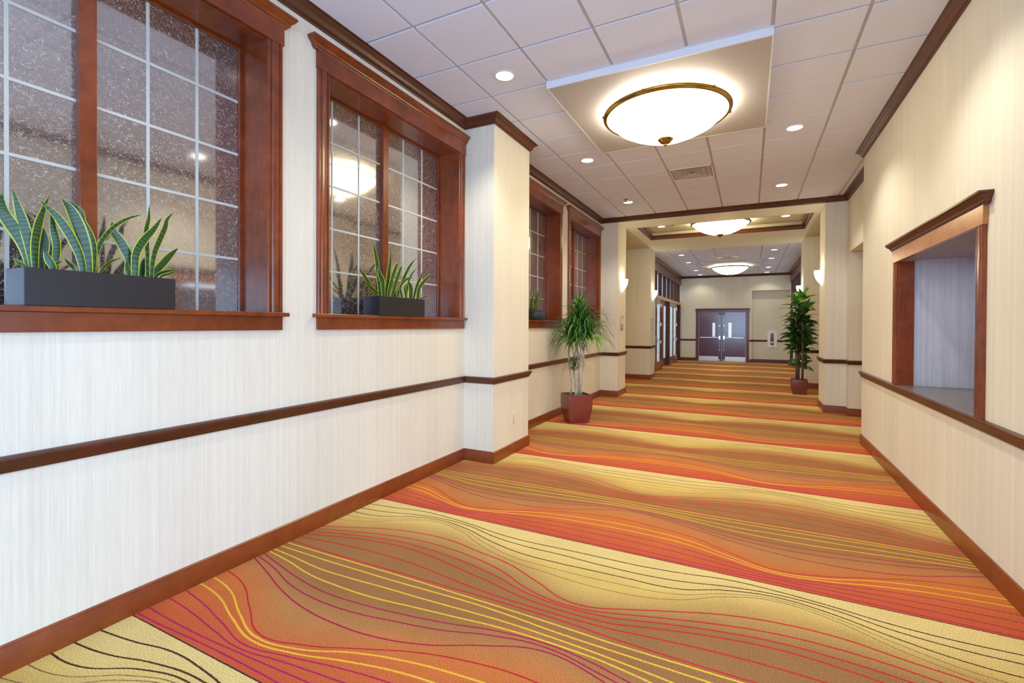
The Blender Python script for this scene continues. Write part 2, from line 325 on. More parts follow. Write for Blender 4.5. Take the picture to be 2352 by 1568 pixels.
# booth behind the pass-through
w=MB(); w.box(XR+.12,2.9,5.82,5.9,.3,2.6); w.box(2.8,2.9,3.4,5.9,.3,2.6); w.box(XR+.12,2.9,3.4,3.5,.3,2.6); w.box(XR+.12,2.9,3.4,5.9,.3,.5)
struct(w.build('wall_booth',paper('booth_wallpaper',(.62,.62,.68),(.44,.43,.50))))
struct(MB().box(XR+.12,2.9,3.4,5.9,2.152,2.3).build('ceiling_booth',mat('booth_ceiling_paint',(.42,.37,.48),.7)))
w=MB(); w.box(XL-.25,-2.5,YB-.15,YB,0,HC+.1); w.box(1.0,XR+.2,YB-.15,YB,0,HC+.1); w.box(-2.5,1.0,YB-.15,YB,3.25,HC+.1); w.box(-2.5,1.0,YB-.15,YB,0,.25); struct(w.build('wall_rear',wallpaper))
# end wall with shallow niche
w=MB(); w.box(XL3-.2,.10,YE,YE+.3,0,H3+.1); w.box(.10,XR3+.2,YE,YE+.42,2.975,H3+.1); w.box(XR3,XR3+.1,YE,YE+.42,0,3); w.box(.10,XR3+.2,YE+.30,YE+.42,0,2.98)
struct(w.build('wall_end',wallpaper))
# ---------------------------------------------------------------- crown, rail, baseboard
CP=[(0,-.094),(.010,-.094),(.013,-.082),(.024,-.076),(.030,-.066),(.034,-.05),(.046,-.032),(.060,-.022),(.064,-.014),(.074,-.010),(.082,-.006),(.082,0),(0,0)]
RP=[(0,0),(.010,0),(.013,.012),(.020,.020),(.022,.034),(.032,.046),(.036,.058),(.034,.067),(.024,.073),(0,.073)]
BP=[(0,0),(.015,0),(.015,.108),(.012,.114),(.012,.122),(.006,.128),(0,.128)]
left=[(XL,YB),(XL,P1A),(XP,P1A),(XP,P1B),(XL,P1B),(XL,P2A),(XP,P2A),(XP,P2B),(-4.6,P2B)]
left2=[(-4.6,P3A),(XP,P3A),(XP,P3B),(XL3,P3B)]
far1=[(XL3,YE),(-2.06,YE)]; far2=[(-.05,YE),(.10,YE),(.10,YE+.30),(XR3,YE+.30)]
r0=[(XR,R1+.0),(XR,1.90)]; r0b=[(XR,-3.05),(XR,YB)]
r1=[(3.0,9.64),(XR2,9.64),(XR2,P2A),(XP4,P2A)][::-1]
rr=[(3.0,P2B),(XP4,P2B),(XP4,P2A),(XR2,P2A),(XR2,9.64),(3.0,9.64)]
r2=[(XR3+.1,P3B),(XP4,P3B),(XP4,P3A),(3.0,P3A)]
struct(MB().sweep([(XL,YB),(XL,P1A),(XP,P1A),(XP,P1B),(XL,P1B),(XL,P2A),(XR2,P2A),(XR2,R1),(XR,R1),(XR,YB)],CP,HC+.001,closed=True).build('trim_1',darkwood,smooth=True))
t=TR; struct(MB().sweep([(t[0],t[2]),(t[0],t[3]),(t[1],t[3]),(t[1],t[2])],CP,HC,closed=True).build('trim_2',darkwood,smooth=True))
struct(MB().sweep([(XL3,P3B+.02),(XL3,YE),(XR3,YE),(XR3,P3B+.02)],CP,H3+.001).build('trim_3',darkwood,smooth=True))
mb=MB(); mb.sweep(left,RP,.861); mb.sweep(left2,RP,.861); struct(mb.build('trim_4',darkwood,smooth=True))
mb=MB(); mb.sweep([(XR+.0,R1+.0),(XR,1.90)],RP,.861); mb.sweep(rr,RP,.861); mb.sweep(r2,RP,.861); mb.sweep([(3.0,R1),(XR,R1)],RP,.861)
struct(mb.build('trim_5',darkwood,smooth=True))
mb=MB(); mb.sweep(far1,RP,.861); mb.sweep(far2[:3]+[(.682,YE+.30)],RP,.861); mb.sweep([(1.028,YE+.30),(XR3,YE+.30)],RP,.861); struct(mb.build('trim_6',darkwood,smooth=True))
mb=MB(); mb.sweep(left,BP); mb.sweep(left2,BP); struct(mb.build('baseboard_left',basewood,smooth=True))
mb=MB(); mb.sweep([(3.0,R1),(XR,R1),(XR,1.90)],BP); mb.sweep(rr,BP); mb.sweep(r2,BP); mb.sweep(r0b,BP); struct(mb.build('baseboard_right',basewood,smooth=True))
mb=MB(); mb.sweep(far1,BP); mb.sweep(far2,BP); struct(mb.build('baseboard_end',darkwood,smooth=True))
# ---------------------------------------------------------------- left windows
CSP=[(0,0),(0,.016),(.006,.020),(.014,.020),(.018,.012),(.030,.012),(.034,.020),(.040,.024),(.074,.024),(.080,.016),(.088,.016),(.092,.024),(.104,.024),(.110,.018),(.110,0)]
def casing(mb,yi,dirn,z0,z1,x,sx=1):
    mb.rings([[(x+sx*d,yi+dirn*w_,z) for w_,d in CSP] for z in (z0,z1)])
HP=[(0,0),(.026,0),(.030,.010),(.038,.014),(.040,.028),(.052,.040),(.060,.046),(.068,.060),(.072,.062),(.072,.075),(0,.075)]
wnames=['large mahogany window nearest the camera holding the long planter','mahogany window between the nearest window and the first pilaster','mahogany window just past the first pilaster, partly hidden by it','mahogany window behind the potted tree beside the second pilaster']
for k,(a,b,cm,dd) in enumerate(WN):
    e=empty(f'window_{k+1}',(XL,(a+b)/2,1.46)); struct(e); e['label']=wnames[k]
    P=lambda mb,nm,mt,**kw: (lambda o:(setattr(o,'parent',e),setattr(o,'matrix_parent_inverse',Matrix.Translation((-XL,-(a+b)/2,-1.46))))[0] or o)(mb.build(nm,mt,**kw))
    mb=MB(); casing(mb,b-.11,1,1.578,3.385,XL); P(mb,'casing',mahogany,smooth=True)
    mb=MB(); casing(mb,a+.11,-1,1.578,3.385,XL); P(mb,'casing',mahogany,smooth=True)
    P(MB().box(XL+.0005,XL+.027,a-.007,b+.007,3.372,3.505),'header',mahogany,bevel=.002)
    mb=MB(); mb.sweep([(XL,a-.007),(XL+.0,a-.007),(XL,b+.007)][1:],HP,3.503)
    mb=MB(); mb.sweep([(XL-.02,a-.007),(XL,a-.007),(XL,b+.007),(XL-.02,b+.007)],HP,3.503); P(mb,'cornice',mahogany,smooth=True)
    P(MB().box(GX-.02,XL+.045,a-.035,b+.035,1.553,1.58) if 0 else MB().box(GX-.02,XL+.002,a+.11,b-.11,1.5535,1.58).box(XL+.0005,XL+.045,a-.035,b+.035,1.553,1.58),'sill',mahogany,bevel=.003)
    P(MB().box(XL,XL+.020,a,b,1.462,1.553),'apron',mahogany,bevel=.002)
    mb=MB(); mb.box(GX-.04,XL+.001,b-.11,b-.082,1.556,3.38); mb.box(GX-.04,XL+.001,a+.082,a+.11,1.556,3.38); mb.box(GX-.04,XL+.0015,a+.082,b-.082,3.362,3.386)
    mb.box(GX,GX+.022,b-.132,b-.11,1.58,3.362); mb.box(GX,GX+.022,a+.11,a+.132,1.58,3.362); mb.box(GX,GX+.0235,a+.109,b-.109,3.345,3.3625)
    P(mb,'jamb_lining',mahogany,bevel=.002)
    P(MB().box(GX-.01,GX+.045,cm-.036,cm+.036,1.58,3.362),'mullion',mahogany,bevel=.003)
    for y0,y1,sg in ((a+.11,cm-.03,-1),(cm+.03,b-.11,1)):
        p=P(MB().box(GX-.012,GX-.002,y0,y1,1.575,3.365),'pane',film)
        mb=MB()
        for q in (dd,2*dd-.02 if k==0 else 2*dd):
            yy=cm+sg*q
            if y0+.02<yy<y1-.02: mb.box(GX-.003,GX+.002,yy-.008,yy+.008,1.58,3.36)
        for zz in (1.94,2.292,2.645,3.0): mb.box(GX-.003,GX+.0025,y0,y1,zz-.008,zz+.008)
        P(mb,'tape_grid',tape)
# ---------------------------------------------------------------- right pass-through window
e=struct(empty('window_5',(XR,4.9,.93))); e['label']='open pass-through hatch in the right wall with mahogany surround'
PI5=Matrix.Translation((-XR,-4.9,-.93))
def P5(mb,nm,mt,**k):
    o=mb.build(nm,mt,**k); o.parent=e; o.matrix_parent_inverse=PI5; return o
for yi,dn in ((4.00,-1),(5.80,1)):
    mb=MB(); casing(mb,yi,dn,.934,2.135,XR,-1); P5(mb,'casing',mahogany,smooth=True)
P5(MB().box(XR-.027,XR,3.875,5.925,2.135,2.255),'header',honey,bevel=.002)
mb=MB(); mb.sweep([(XR+.02,5.925),(XR,5.925),(XR,3.875),(XR+.02,3.875)],HP,2.253); P5(mb,'cornice',darkwood,smooth=True)
P5(MB().box(XR-.001,XR+.12,3.975,4.002,.93,2.15).box(XR-.001,XR+.12,5.798,5.825,.93,2.15),'jamb_lining',mahogany,bevel=.002)
P5(MB().box(XR+.0,XR+.125,4.002,5.798,2.137,2.16),'head_lining',mat('grey_paint',(.33,.32,.35),.5))
tag(MB().box(XR-.02,2.79,4.003,5.797,.931,.9365).build('counter',laminate,bevel=.002),'grey brown laminate counter top inside the pass-through hatch','counter')
lamp('booth_light','AREA',(1.95,4.9,2.13),6,(.80,.86,1),shape='RECTANGLE',size=.5,size_y=1)
# ---------------------------------------------------------------- daylight glass wall beside the camera
e=struct(empty('window_6',(XR,-.57,0))); e['label']='glazed wall opening beside the camera'
y0,y1,z0,z1=DAYH; mb=MB()
for y in (y0,-1.4,.2,y1-.06): mb.box(XR,XR+.1,y,y+.06,z0,z1)
mb.box(XR,XR+.1,y0,y1,z1-.08,z1); mb.box(XR,XR+.1,y0,y1,0,.10)
o=mb.build('frame',mahogany); o.parent=e; o.matrix_parent_inverse=Matrix.Translation((-XR,.57,0))
o=MB().box(XR+.05,XR+.056,y0,y1,.1,z1-.08).build('pane',clear); o.parent=e; o.matrix_parent_inverse=Matrix.Translation((-XR,.57,0))

e=struct(empty('window_9',(-.75,YB,.25))); e['label']='rear window behind the camera'; I9=Matrix.Translation((.75,-YB,-.25)); mb=MB()
for x in (-2.5,-1.36,-.21,.94): mb.box(x,x+.06,YB-.12,YB-.02,.25,3.25)
mb.box(-2.5,1.0,YB-.12,YB-.02,.25,.31); mb.box(-2.5,1.0,YB-.12,YB-.02,3.19,3.25); mb.box(-2.5,1.0,YB-.12,YB-.02,2.3,2.36)
o=mb.build('frame',mahogany); o.parent=e; o.matrix_parent_inverse=I9
o=MB().box(-2.5,1.0,YB-.075,YB-.069,.25,3.25).build('pane',clear); o.parent=e; o.matrix_parent_inverse=I9
# ---------------------------------------------------------------- storefront glazing of the far section
def storefront(X,sx,name,label,dl):
    e=struct(empty(name,(X,18.2,0))); e['label']=label; PI=Matrix.Translation((-X,-18.2,0))
    def P(mb,nm,mt,par=None,**k):
        o=mb.build(nm,mt,**k); o.parent=par or e
        if par is None: o.matrix_parent_inverse=PI
        return o
    bx=lambda mb,d0,d1,*r:mb.box(X+sx*d0,X+sx*d1,*r)   # d toward the room
    y0,y1=P3B+.0,YE
    mb=MB(); bx(mb,-.14,.012,y0,y1,3.29,H3+.02); bx(mb,-.14,.035,y0,y1,3.555,3.575); bx(mb,-.14,.02,y0,y1,3.27,3.30)
    P(mb,'head_fascia',darkwood,bevel=.002)
    mb=MB(); bx(mb,-.14,.004,y0,y1,2.40,2.51); P(mb,'transom_bar',honey,bevel=.002)
    for y in [15.02+.93*i for i in range(8)]:
        mb=MB(); bx(mb,-.13,0,y-.035,y+.035,2.51,3.29); P(mb,'transom_mullion',darkwood,bevel=.002)
    mb=MB(); bx(mb,-.125,-.115,y0,y1,2.51,3.29); P(mb,'transom_pane',frost)
    for ya,yb in ((y0,y0+.85),(16.80,17.06),(18.70,18.78),(20.72,20.80),(21.78,YE)):
        mb=MB(); bx(mb,-.14,.0,ya,yb,0,2.40); P(mb,'post',darkwood,bevel=.002)
    def door(ya,yb,d,hand,n):
        q=struct(empty(f'door_{n}',(X+sx*(d-.02),(ya+yb)/2,0))); q['label']=f'glazed wooden door leaf {dl} number {n-1}'
        I=Matrix.Translation((-(X+sx*(d-.02)),-(ya+yb)/2,0))
        def D(mb,nm,mt,**k):
            o=mb.build(nm,mt,**k); o.parent=q; o.matrix_parent_inverse=I; return o
        mb=MB(); st=.13
        bx(mb,d-.045,d,ya+.004,ya+st,.01,2.395); bx(mb,d-.045,d,yb-st,yb-.004,.01,2.395); bx(mb,d-.045,d,ya+st,yb-st,.01,.30); bx(mb,d-.045,d,ya+st,yb-st,2.24,2.395)
        D(mb,'leaf_frame',mahogany,bevel=.003)
        mb=MB(); bx(mb,d-.028,d-.020,ya+st,yb-st,.30,2.24); D(mb,'pane',frost)
        mb=MB()
        for z in (.62,.95,1.28,1.60,1.92): bx(mb,d-.02,d-.016,ya+st,yb-st,z-.006,z+.006)
        D(mb,'tape_grid',tape)
        if hand:
            hy,s=(ya+.07,1) if hand<0 else (yb-.07,-1)
            mb=MB(); bx(mb,d,d+.012,hy-.035,hy+.035,.86,1.16); mb.tube([(X+sx*(d+.01),hy,1.03),(X+sx*(d+.06),hy,1.03),(X+sx*(d+.065),hy+s*.13,1.03)],.011,8); D(mb,'handle',chrome,bevel=.002)
            hy2=yb-.0 if hand<0 else ya+.0
            for z in (.25,.95,1.55,2.2):
                mb=MB(); bx(mb,d-.01,d+.014,hy2-.03,hy2+.03,z-.06,z+.06); D(mb,'hinge',chrome)
            mb=MB(); bx(mb,d,d+.09,hy2-s*.12-.015,hy2-s*.12+.015,.13,.155); bx(mb,d+.0,d+.02,hy2-s*.16,hy2-s*.08,.10,.18); D(mb,'door_stop',chrome)
    k=dl0[dl]
    for i,(ya,yb,d,h) in enumerate(((15.05,15.92,-.01,1),(15.92,16.80,-.01,-1),(17.06,17.88,-.11,0),(17.88,18.70,-.11,0),(18.78,19.75,-.01,1),(19.75,20.72,-.01,-1),(20.80,21.78,-.11,0))): door(ya,yb,d,h,k+i)
dl0={'in the left glazed screen':2,'in the right glazed screen':9}
storefront(XL3,1,'window_7','mahogany glazed screen with transom lights on the far left side','in the left glazed screen')
storefront(XR3,-1,'window_8','mahogany glazed screen on the far right side behind the corn plant','in the right glazed screen')
w=MB(); w.box(XL3-.9,XL3-.8,P3B,YE+.3,-.05,0.0); 
# ---------------------------------------------------------------- end double door
vglass=mat('lit_vision_glass',(.75,.72,.78),.3,emis=(.85,.78,.82),es=.45)
e=struct(empty('door_1',(-.99,YE,0))); e['label']='plum double door with steel push bars at the corridor end'
ID=Matrix.Translation((.99,-YE,0))
def D(mb,nm,mt,par=None,**k):
    o=mb.build(nm,mt,**k); o.parent=par or e
    if par is None: o.matrix_parent_inverse=ID
    return o
def Q(x): return x*1.028
mb=MB(); mb.box(Q(-2.005),Q(-1.90),YE-.03,YE+.01,0,2.10); mb.box(Q(-.095),Q(.005),YE-.03,YE+.01,0,2.10); mb.box(Q(-1.93),Q(-1.90),YE-.045,YE,0,2.09); mb.box(Q(-.10),Q(-.07),YE-.045,YE,0,2.09); D(mb,'door_casing',plumframe,bevel=.004)
mb=MB(); mb.box(Q(-2.01),Q(.01),YE-.035,YE,2.085,2.20); mb.sweep([(Q(-2.01),YE+.01),(Q(-2.01),YE-.0),(Q(.01),YE),(Q(.01),YE+.01)][1:3],HP,2.17); mb.box(Q(-2.045),Q(.045),YE-.06,YE,2.20,2.225); D(mb,'door_header',plumframe,bevel=.003)
D(MB().box(Q(-1.90),Q(-.10),YE-.06,YE,0,.012),'threshold',steel)
D(MB().box(Q(-1.025),Q(-.982),YE-.05,YE-.008,.01,2.085),'center_post',mat('grey_steel_post',(.22,.24,.27),.35,.6),bevel=.003)
for sx in (-1,1):
    xc=Q(-1.003)
    a,b=xc+sx*.025,xc+sx*.90; f0,f1=YE-.03,YE-.005
    lf=D(MB().box(a,b,f0,f1,.012,2.085),'door_leaf',plum,bevel=.002)
    def G(mb,nm,mt,**k): o=mb.build(nm,mt,**k); o.parent=lf; o.matrix_parent_inverse=Matrix.Identity(4); return o
    G(MB().box(xc+sx*.13,b,f0-.004,f0,.02,.21),'kick_plate',steel)
    v0,v1=xc+sx*.265,xc+sx*.365
    G(MB().box(v0,v1,f0-.007,f0,1.05,1.63),'vision_frame',chrome)
    G(MB().box(v0+sx*.018,v1-sx*.018,f0-.010,f0-.006,1.07,1.61),'vision_pane',vglass)
    mb=MB(); mb.box(xc+sx*.14,b-sx*.035,f0-.06,f0-.02,.99,1.03); mb.box(b-sx*.035,b-sx*.07,f0-.06,f0,.985,1.04)
    G(mb,'push_bar',steel,bevel=.004); G(MB().box(xc+sx*.16,xc+sx*.46,f0-.066,f0-.05,.975,.995),'push_pad',black)
    G(MB().box(xc+sx*.05,xc+sx*.12,f0-.07,f0,.93,1.09),'latch_case',chrome,bevel=.006)
    mb=MB(); mb.tube([(xc+sx*.085,f0-.035,.06),(xc+sx*.085,f0-.035,.93)],.009,8); mb.tube([(xc+sx*.085,f0-.035,1.09),(xc+sx*.085,f0-.035,2.02)],.009,8)
    mb.lathe([(0,0),(.02,.0),(.02,.03),(0,.03)],(xc+sx*.085,f0-.05,1.51),12,'y'); mb.lathe([(0,0),(.02,.0),(.02,.03),(0,.03)],(xc+sx*.085,f0-.05,.48),12,'y'); mb.box(xc+sx*.06,xc+sx*.11,f0-.05,f0,.02,.10)
    G(mb,'vertical_rod',chrome,smooth=True)
    G(MB().box(xc+sx*.035,xc+sx*.12,f0-.05,f0,1.98,2.06),'top_latch',mat('top_latch_brown',(.10,.03,.035),.4))
# ---------------------------------------------------------------- ceiling bowls
def bowl(name,cx,cy,ztop,panel,label):
    e=tag(empty(name,(cx,cy,ztop)),label,'ceiling light'); r=.60
    z=0
    if panel:
        mb=MB(); h=.914; mb.box(-h,h,-h,h,-.06,.012); 
        o=mb.build('mounting_panel',panelpaint,e)
        mb=MB()
        for a,b,c_,d in ((-h-.012,-h,-h-.012,h+.012),(h,h+.012,-h-.012,h+.012),(-h,h,-h-.012,-h),(-h,h,h,h+.012)): mb.box(a,b,c_,d,-.061,.012)
        mb.build('panel_edge',white,e); z=-.06
    rim=z-.035
    prof=[(r-.012,rim),(r-.014,rim-.02),(r-.05,rim-.060),(r-.12,rim-.125),(r-.22,rim-.18),(r-.34,rim-.232),(r-.46,rim-.256),(.03,rim-.266)]
    mb=MB(); mb.lathe(prof,(0,0,0),64,caps=(False,True)); mb.build('glass_bowl',glow,e,smooth='full')
    rp=[(r-.014,.000),(r+.006,.004),(r+.020,-.004),(r+.024,-.014),(r+.018,-.030),(r+.008,-.034),(r+.008,-.040),(r-.008,-.046),(r-.018,-.040)]
    mb=MB(); mb.lathe([(a,b+rim) for a,b in rp]+[(rp[0][0],rp[0][1]+rim)],(0,0,0),64); o=mb.build('rim',brass,e,smooth='full')
    for k in range(6):
        a=math.radians(60*k+20); mb=MB(); mb.lathe([(0,.014),(.008,.012),(.013,.005),(.014,-.004),(.010,-.012),(0,-.016)],((r+.025)*math.cos(a),(r+.025)*math.sin(a),rim-.014),12); mb.build('rosette',brass,e,smooth='full')
    mb=MB(); mb.lathe([(0,.004),(.068,0),(.078,-.006),(.074,-.014),(.062,-.026),(.050,-.042),(.036,-.050),(.018,-.054),(.012,-.058),(.018,-.066),(.012,-.075),(0,-.078)],(0,0,rim-.260),24); mb.build('finial',brass,e,smooth='full')
    mb=MB(); mb.lathe([(0,z),(.16,z),(.16,rim-.0),(.03,rim-.03),(.03,rim-.255)],(0,0,0),24); mb.build('canopy',white,e)
    lamp('bowl_uplight','AREA',(0,0,rim-.006),280,(1,.96,.84),e,shape='DISK',size=1.12,rot=(math.pi,0,0))
    return e
bowl('bowl_ceiling_light',-.774,4.995,HC,True,'large lit bowl ceiling light with brass rim on a square dropped panel, nearest the camera')
bowl('bowl_ceiling_light',-.59,11.45,3.835,False,'lit bowl ceiling light in the recessed tray with mahogany crown moulding')
bowl('bowl_ceiling_light',-.61,18.17,H3,True,'lit bowl ceiling light in the far section before the double door')
# ---------------------------------------------------------------- downlights
def downlight():
    e=empty('recessed_downlight',(0,0,0))
    mb=MB(); mb.lathe([(.100,0),(.101,-.004),(.096,-.007),(.080,-.006),(.076,.0)],(0,0,0),32); mb.build('trim_ring',white,e,smooth=True)
    mb=MB(); mb.lathe([(.079,-.003),(.04,-.004),(.002,-.004)],(0,0,0),32,caps=(False,True)); mb.build('lens',lens,e)
    return e
DL=downlight()
dls=[]
for j,y in enumerate((-1.09,1.355,3.795,6.24,8.68)):
    for x,sd in ((-1.994,'left'),(.446,'right')):
        dls.append((x,y,HC,sd,j))
lab={(2,'left'):'round lit downlight on the left, nearest the big bowl light\'s near corner',(2,'right'):'round lit downlight cut by the top edge of the photo, right of the bowl light',
(3,'left'):'round lit downlight left of the square ceiling vent',(3,'right'):'round lit downlight in the right tile row beside the bowl panel',
(4,'left'):'round lit downlight on the left just before the crown beam',(4,'right'):'round lit downlight on the right just before the crown beam'}
first=True
for x,y,z,sd,j in dls:
    if j==0: continue
    e=DL if first else copytree(DL); first=False; e.location=(x,y,z); 
    tag(e,lab.get((j,sd),f'round recessed downlight on the {sd} behind the top edge of the view'),'downlight','near section downlights')
    lamp('downlight_beam','SPOT',(0,0,-.02),57,(1,.94,.80),e,spot_size=math.radians(125),spot_blend=.6,shadow_soft_size=.07)
e=copytree(DL) if False else None
def dl_at(x,y,z,label,grp,pw):
    q=bpy.data.objects.new('recessed_downlight',None); COL.objects.link(q); q.location=(x,y,z)
    for ch in DL.children:
        if ch.type=='MESH': c=ch.copy(); COL.objects.link(c); c.parent=q
    tag(q,label,'downlight',grp); lamp('downlight_beam','SPOT',(0,0,-.02),pw,(1,.89,.62),q,spot_size=math.radians(125),spot_blend=.6,shadow_soft_size=.07)
dl_at(.676,11.5,3.835,'round lit downlight in the right side of the recessed tray','tray downlights',57*.7); dl_at(-1.86,11.5,3.835,'round downlight in the left side of the recessed tray','tray downlights',57*.7)
nm4=['nearest','second','third','farthest']
for i,y in enumerate((15.19,17.06,19.6,21.35)):
    for x,sd in ((-1.86,'left'),(.62,'right')): dl_at(x,y,H3,f'{nm4[i]} small lit downlight in the {sd} row of the far ceiling','far section downlights',57*.55)
# ---------------------------------------------------------------- vents, sprinklers
def vent(x0,y0,z,label,s=.59):
    e=tag(empty('ceiling_vent',(x0+T/2,y0+T/2,z)),label,'vent','square ceiling vents')
    h=s/2; mb=MB(); mb.box(-h,h,-h,h,.085,.09); mb.build('backing',dark,e)
    mb=MB()
    mb.box(-h,h,-h,-h+.02,-.004,.045); mb.box(-h,h,h-.02,h,-.004,.045); mb.box(-h,-h+.02,-h,h,-.004,.085); mb.box(h-.02,h,-h,h,-.004,.045); mb.build('frame',white,e,bevel=.002)
    for k,q in enumerate((.262,.195,.128,.061)):
        mb=MB(); pr=[(q,.0),(q-.014,.020),(q-.010,.022),(q+.006,.0)]
        rs=[[(sx*a,sy*a,b) for sx,sy in ((-1,-1),(1,-1),(1,1),(-1,1))] for a,b in pr+pr[:1]]
        mb.rings(rs,True,False,False); mb.build('louvre',louvre,e)
    mb=MB(); mb.box(-.02,.02,-.02,.02,.012,.02); mb.build('center_plate',louvre,e)
vent(TX+2*T,TY+7*T,HC,'square louvred vent in the near ceiling past the bowl light')
vent(-2.14+2*.611,P3B+3*.611,H3,'square louvred vent in the far ceiling before the far bowl light')
def sprinkler(x,y,z,label):
    e=tag(empty('sprinkler_head',(x,y,z)),label,'sprinkler')
    mb=MB(); mb.lathe([(0,0),(.04,0),(.04,-.005),(.012,-.012),(.010,-.035),(.0,-.035)],(0,0,0),16); mb.build('escutcheon',brass,e,smooth=True)
    mb=MB(); mb.lathe([(0,-.045),(.02,-.045),(.022,-.050),(0,-.052)],(0,0,0),16); mb.tube([(.012,0,-.03),(.014,0,-.046)],.003,6); mb.tube([(-.012,0,-.03),(-.014,0,-.046)],.003,6); mb.build('deflector',brass,e)
sprinkler(-1.99,8.47,HC,'small sprinkler head beside the left downlight at the crown beam')
sprinkler(-1.60,11.5,3.835,'small sprinkler head in the recessed tray left of the bowl light')
def disc(x,y,z,label):
    mb=MB(); mb.lathe([(0,-.018),(.07,-.016),(.085,-.004),(.085,0),(0,0)],(0,0,0),24); tag(mb.build('smoke_detector',white,loc=(x,y,z),smooth=True),label,'detector','far ceiling detectors')
disc(-.63,15.75,H3,'small white disc on the far ceiling before the vent'); disc(-.63,17.0,H3,'small white disc on the far ceiling between vent and bowl light')
# ---------------------------------------------------------------- sconces
def sconce(X,sx,y,z,label):
    e=tag(empty('wall_sconce',(X,y,z),0 if sx>0 else math.pi),label,'wall lamp','wall sconces on the pilasters')
    n=16; rs=[]
    for t,k in ((0,1),(.12,.985),(.3,.93),(.5,.80),(.68,.60),(.82,.40),(.93,.20),(1,.05)):
        rs.append([(.13*k*math.sin(math.pi*j/n)+.002,-.115*k*math.cos(math.pi*j/n),-.27*t) for j in range(n+1)])
    mb=MB(); mb.rings(rs,False,False,False); o=mb.build('glass_shade',sglow,e,smooth='full'); sm=o.modifiers.new('t','SOLIDIFY'); sm.thickness=.004
    MB().box(.0,.008,-.05,.05,-.2,-.04).build('back_plate',offwhite,e,bevel=.002)
    lamp('sconce_uplight','POINT',(.07,0,-.02),6,(1,.90,.66),e,shadow_soft_size=.04)
sconce(XP,1,10.2,2.50,'lit white glass sconce on the left pilaster just past the windows')
sconce(XP,1,13.84,2.50,'lit white glass sconce on the left pilaster beside the glazed doors')
sconce(XP4,-1,10.2,2.52,'lit white glass sconce on the nearer right pilaster')
sconce(XP4,-1,13.84,2.52,'lit white glass sconce behind the corn plant on the farther right pilaster')
# ---------------------------------------------------------------- room signs, outlets, thermostat, extinguisher
green=mat('sign_green',(.20,.26,.06),.5); lilac=mat('sign_lilac',(.36,.30,.32),.5)
def sign(X,y,label,plain):
    e=tag(empty('room_sign',(X,y,1.40)),label,'sign','room signs on the left pilasters')
    MB().box(.0,.010,-.11,.11,.0,.31).build('back_plate',mat('sign_back',(.45,.42,.30),.4),e,bevel=.002)
    MB().box(.010,.016,-.10,.10,.125,.305).build('name_plate',offwhite,e,bevel=.002)
    mb=MB(); a=arc(.10,.215,.20,180,90,8); pts=[(.0165,-.10,.305)]+[(.0165,u-.0,.105+v*.0+ (v-.215)+.0) for u,v in []]
    arcp=[(-.10+.20*i/8,.305-.055*(i/8)**2) for i in range(9)]
    mb.poly([(.0168,p[0],p[1]) for p in arcp]+[(.0168,.10,.305)]); mb.build('green_arc',green,e)
    o=MB().box(.010,.015,-.095,.095,.025,.115).build('slot_panel',white if plain else lilac,e)
    if not plain:
        mb=MB()
        for z in (.045,.062,.079,.096): mb.box(.015,.017,-.09,.09,z,z+.005)
        mb.build('slots',offwhite,e)
sign(XP,10.19,'two part room sign with green arc on the pilaster under the nearer left sconce',False)
sign(XP,13.83,'narrow room sign with green arc on the pilaster beside the glazed doors',True)
def plate(loc,rz,w,h,label,cat,kind):
    e=tag(empty('wall_outlet' if cat=='outlet' else 'light_switch' if cat=='switch' else 'thermostat',loc,rz),label,cat)
    MB().box(-w/2,w/2,-.006,0,-h/2,h/2).build('cover_plate',offwhite,e,bevel=.002)
    if cat=='outlet':
        for z in (.024,-.024):
            MB().box(-.016,.016,-.009,-.006,z-.014,z+.014).build('socket',mat('socket_ivory',(.62,.58,.42),.4),e,bevel=.002)
    elif cat=='switch':
        for x in (-w/4,w/4): MB().box(x-.012,x+.012,-.011,-.006,-.03,.03).build('rocker',white,e)
    else: MB().box(-w/2+.035,w/2-.035,-.010,-.006,-h/2+.05,h/2-.03).build('display',mat('grey_display',(.16,.15,.14),.4),e)
plate((XP,4.95,.415),math.pi/2,.08,.125,'ivory power outlet low on the first left pilaster','outlet',0)
plate((-2.425,YE,.39),0,.075,.12,'ivory power outlet low on the end wall left of the double door','outlet',0)
plate((-2.175,YE,1.145),0,.12,.12,'ivory light switch plate left of the double door','switch',0)
plate((1.44,P3A,1.215),0,.13,.13,'small framed thermostat on the wall behind the corn plant','thermostat',0)
e=tag(empty('extinguisher_cabinet',(.855,YE+.30,.635)),'white framed fire extinguisher cabinet on the end wall right of the double door','cabinet'); w_,h_=.34,.69
mb=MB(); mb.box(-w_/2,-w_/2+.035,-.035,0,0,h_); mb.box(w_/2-.035,w_/2,-.035,0,0,h_); mb.box(-w_/2+.035,w_/2-.035,-.035,0,0,.035); mb.box(-w_/2+.035,w_/2-.035,-.035,0,h_-.035,h_); mb.build('frame',bright,e)
mb=MB(); mb.box(-w_/2+.035,-.062,-.027,-.015,.035,h_-.035); mb.box(.062,w_/2-.035,-.027,-.015,.035,h_-.035); mb.box(-.062,.062,-.027,-.015,.035,.095); mb.box(-.062,.062,-.027,-.015,.575,h_-.035); mb.build('door_panel',bright,e)
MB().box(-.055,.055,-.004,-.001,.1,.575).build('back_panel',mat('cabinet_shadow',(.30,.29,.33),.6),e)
e2=tag(empty('fire_extinguisher',(.855,YE+.30,.635)),'red fire extinguisher with steel head seen inside its white cabinet','extinguisher')
o=MB().lathe([(0,.11),(.044,.112),(.048,.13),(.048,.33),(.040,.36),(.018,.385),(.012,.40),(0,.40)],(0,-.055,0),20).build('tank',red,e2,smooth=True)
